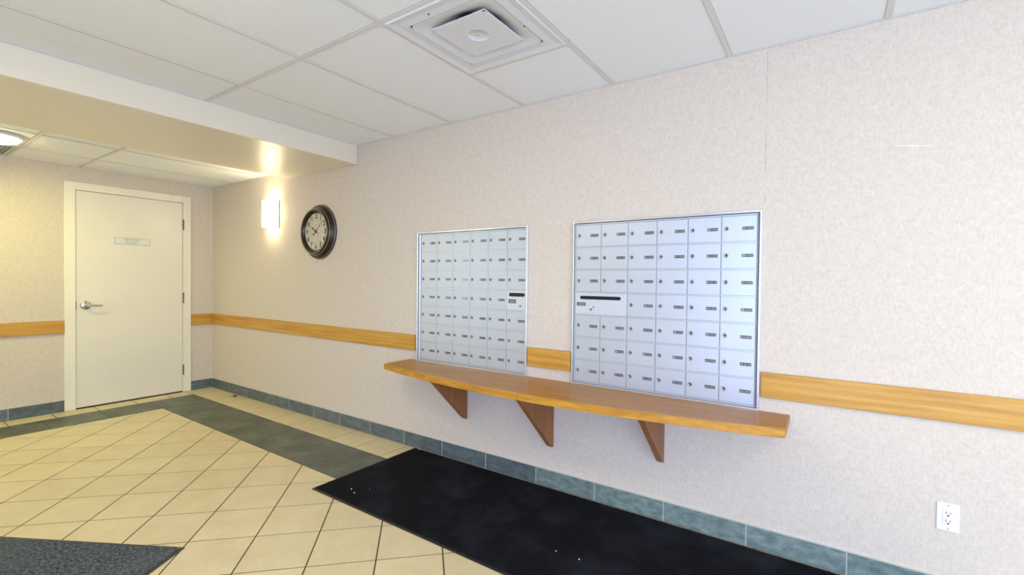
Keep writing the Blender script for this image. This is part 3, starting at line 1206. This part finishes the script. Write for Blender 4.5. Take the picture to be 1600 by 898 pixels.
B().lathe([(0.1055, 0.044), (0.100, 0.044), (0.099, 0.185), (0.1055, 0.185)], 'z', n=40).make('neck_collar', M['duct'], df)
g = B()
g.box(-0.004, 0.004, -0.09, 0.09, 0.080, 0.100)
g.box(-0.09, 0.09, -0.004, 0.004, 0.080, 0.100)
g.tube([(0, 0, -0.004), (0, 0, 0.10)], 0.006, 10)
for tx, ty in ((0.06, -0.06), (-0.06, -0.06), (0.06, 0.06), (-0.06, 0.06)):
    g.box(tx - 0.012, tx + 0.012, ty - 0.0015, ty + 0.0015, 0.0, 0.11)
g.make('hanger_bar', M['duct'], df)
pq = 0.151
g = B()
square_ring(g, pq - 0.0015, -0.002, pq, -0.004)
square_ring(g, pq, -0.004, pq - 0.003, -0.006)
A = pq - 0.003
nn = 48
# flat plaque with a round dished centre
outer = []
inner = []
for i in range(nn):
    t = 2 * P * (i + 0.5) / nn
    c, s_ = math.cos(t), math.sin(t)
    m_ = max(abs(c), abs(s_))
    outer.append(g.bm.verts.new((A * c / m_, A * s_ / m_, -0.006)))
    inner.append(g.bm.verts.new((0.050 * c, 0.050 * s_, -0.006)))
for i in range(nn):
    j = (i + 1) % nn
    g.bm.faces.new((outer[i], outer[j], inner[j], inner[i]))
# square corners missed by the fan
for sx, sy in ((1, 1), (-1, 1), (-1, -1), (1, -1)):
    pass
g.make('plaque', M['diffuser'], df)
B().lathe([(0.050, -0.006), (0.048, -0.0030), (0.006, -0.0022), (0.0001, -0.0022)], 'z', n=48).make('plaque_dish', M['diffuser'], df)
B().lathe([(0.0065, -0.0022), (0.006, -0.006), (0.003, -0.0075), (0.0001, -0.0078)], 'z', n=14).make('centre_screw', M['chrome'], df)
for px, py in ((-0.075, -0.245), (0.215, 0.055)):
    B().lathe([(0.0042, 0.0), (0.0035, -0.002), (0.0001, -0.0024)], 'z', n=10).make('frame_screw', M['void'], df, (px, py, -0.0022))

# grey grille in the low ceiling left of the door
vg = thing('ceiling_vent', 'grey slatted vent in the low ceiling at the left edge', 'vent', (0.256, -1.955, HB))
g = B()
for a, b_, c, d in ((-0.234, 0.234, -0.285, -0.262), (-0.234, 0.234, 0.262, 0.285), (-0.234, -0.211, -0.262, 0.262), (0.211, 0.234, -0.262, 0.262)):
    g.box(a, b_, c, d, -0.002, 0.012, 0.001)
g.make('vent_frame', M['vent'], vg)
B().box(-0.211, 0.211, -0.262, 0.262, 0.016, 0.020).make('back_plate', M['vent'], vg)
sl = B().box(-0.211, 0.211, -0.010, 0.010, -0.001, 0.001).mesh('slat', M['vent'])
for k in range(18):
    ob('slat', sl, vg, (0, -0.247 + k * 0.029, 0.006), (math.radians(28), 0, 0))

# ------------------------------------------------------------------ outlet
ot = thing('wall_outlet', 'white double electrical outlet low on the mailbox wall', 'outlet', (6.4095, -0.0005, 0.301))
B().box(-0.0345, 0.0345, -0.0055, 0.0, 0.0, 0.112, 0.002, 0, 2).make('cover_plate', M['outlet'], ot)
rc = B().box(-0.0170, 0.0170, -0.0075, -0.005, 0.0225, 0.0895, 0.0012).make('receptacle', M['outlet'], ot)
g = B()
for zc in (0.074, 0.042):
    g.box(-0.0075, -0.0050, -0.0080, -0.0070, zc - 0.0040, zc + 0.0050)
    g.box(0.0050, 0.0075, -0.0080, -0.0070, zc - 0.0030, zc + 0.0045)
    g.lathe([(0.0033, -0.0070), (0.0033, -0.0080), (0.0001, -0.0080)], 'y', (0, 0, zc - 0.0105), n=12)
g.make('socket_slots', M['outlet_slot'], rc)
for zc in (0.009, 0.103):
    B().lathe([(0.0030, 0.0), (0.0024, -0.0014), (0.0001, -0.0016)], 'y', n=12).make('plate_screw', M['lock'], ot, (0, -0.0053, zc))

# ------------------------------------------------------------------ mats
mt = thing('floor_mat', 'long black entrance mat lying along the wall under the shelf', 'mat', (3.390, -0.888, 0.0))
L, Wd = 3.05, 0.862
g = B().prism([(0, 0), (L, 0), (L, Wd), (0, Wd)], 'z', 0.0003, 0.004, 0, 0.001)
g.make('rubber_border', M['rubber'], mt)
B().prism([(0.016, 0.018), (L - 0.016, 0.018), (L - 0.016, Wd - 0.012), (0.016, Wd - 0.012)], 'z', 0.0035, 0.010, 0, 0.003).make('carpet_pile', M['mat_black'], mt)

ang = math.atan2(-1.603 + 2.082, 3.472 - 2.636)
m2 = thing('floor_mat', 'charcoal flecked entrance mat lying askew in the bottom left corner', 'mat', (3.476, -1.601, 0.0), (0, 0, ang))
L2, W2 = 1.5, 0.92
B().prism([(-L2, -W2), (0, -W2), (0, 0), (-L2, 0)], 'z', 0.0003, 0.004, 0, 0.001).make('rubber_border', M['rubber_olive'], m2)
B().prism([(-L2 + 0.02, -W2 + 0.02), (-0.015, -W2 + 0.02), (-0.015, -0.014), (-L2 + 0.02, -0.014)], 'z', 0.0035, 0.010, 0, 0.003).make('carpet_pile', M['mat_grey'], m2)


# ------------------------------------------------------------------ litter
def crumb_mesh(seed):
    rr = random.Random(seed)
    g = B()
    bmesh.ops.create_icosphere(g.bm, subdivisions=1, radius=1.0)
    for v in g.bm.verts:
        v.co *= rr.uniform(0.7, 1.2)
        v.co.z *= 0.6
    return g.mesh('crumb', M['crumb'])


CR = [crumb_mesh(k) for k in range(3)]
crumbs = [
    (3.606, -0.761, 0.0050, 'white crumb nearest the left corner of the black mat'),
    (3.663, -0.783, 0.0050, 'white crumb just right of another near the black mat left corner'),
    (3.702, -0.700, 0.0028, 'faint white crumb furthest in of three at the black mat left corner'),
    (3.460, -0.046, 0.0055, 'white crumb at the wall end of the black mat'),
    (4.944, -0.610, 0.0040, 'white crumb on the black mat below the second shelf bracket'),
    (5.063, -0.607, 0.0040, 'white crumb on the black mat towards the bottom edge'),
]
for k, (x, y, r_, lb) in enumerate(crumbs):
    o = ob('crumb', CR[k % 3], None, (x, y, 0.010 + r_ * 0.5))
    o.scale = (r_, r_, r_)
    o.rotation_euler = (0, 0, k)
    tag(o, lb, 'crumb', 'crumbs on the black mat')

lf = thing('dry_leaf', 'small curled dry leaf on the cream tiles by the far skirting', 'leaf', (0.712, -0.082, 0.0))
g = B()
for s_ in (-1, 1):
    prev = None
    for i in range(7):
        t = i / 6
        wv = 0.014 * math.sin(P * min(1, t * 1.05 + 0.02))
        a = g.bm.verts.new((-0.03 + 0.06 * t, 0, 0.003 + 0.012 * (2 * t - 1) ** 2))
        b_ = g.bm.verts.new((-0.03 + 0.06 * t, s_ * wv, 0.003 + 0.012 * (2 * t - 1) ** 2 + wv * 1.1))
        if prev:
            g.bm.faces.new((prev[0], a, b_, prev[1]))
        prev = (a, b_)
g.make('blade', M['leaf'], lf, (0, 0, 0), (0, 0, 0.5))
B().tube([(-0.055, -0.030, 0.002), (-0.040, -0.018, 0.004), (-0.026, -0.014, 0.012)], 0.0016, 6).make('stem', M['leaf'], lf)
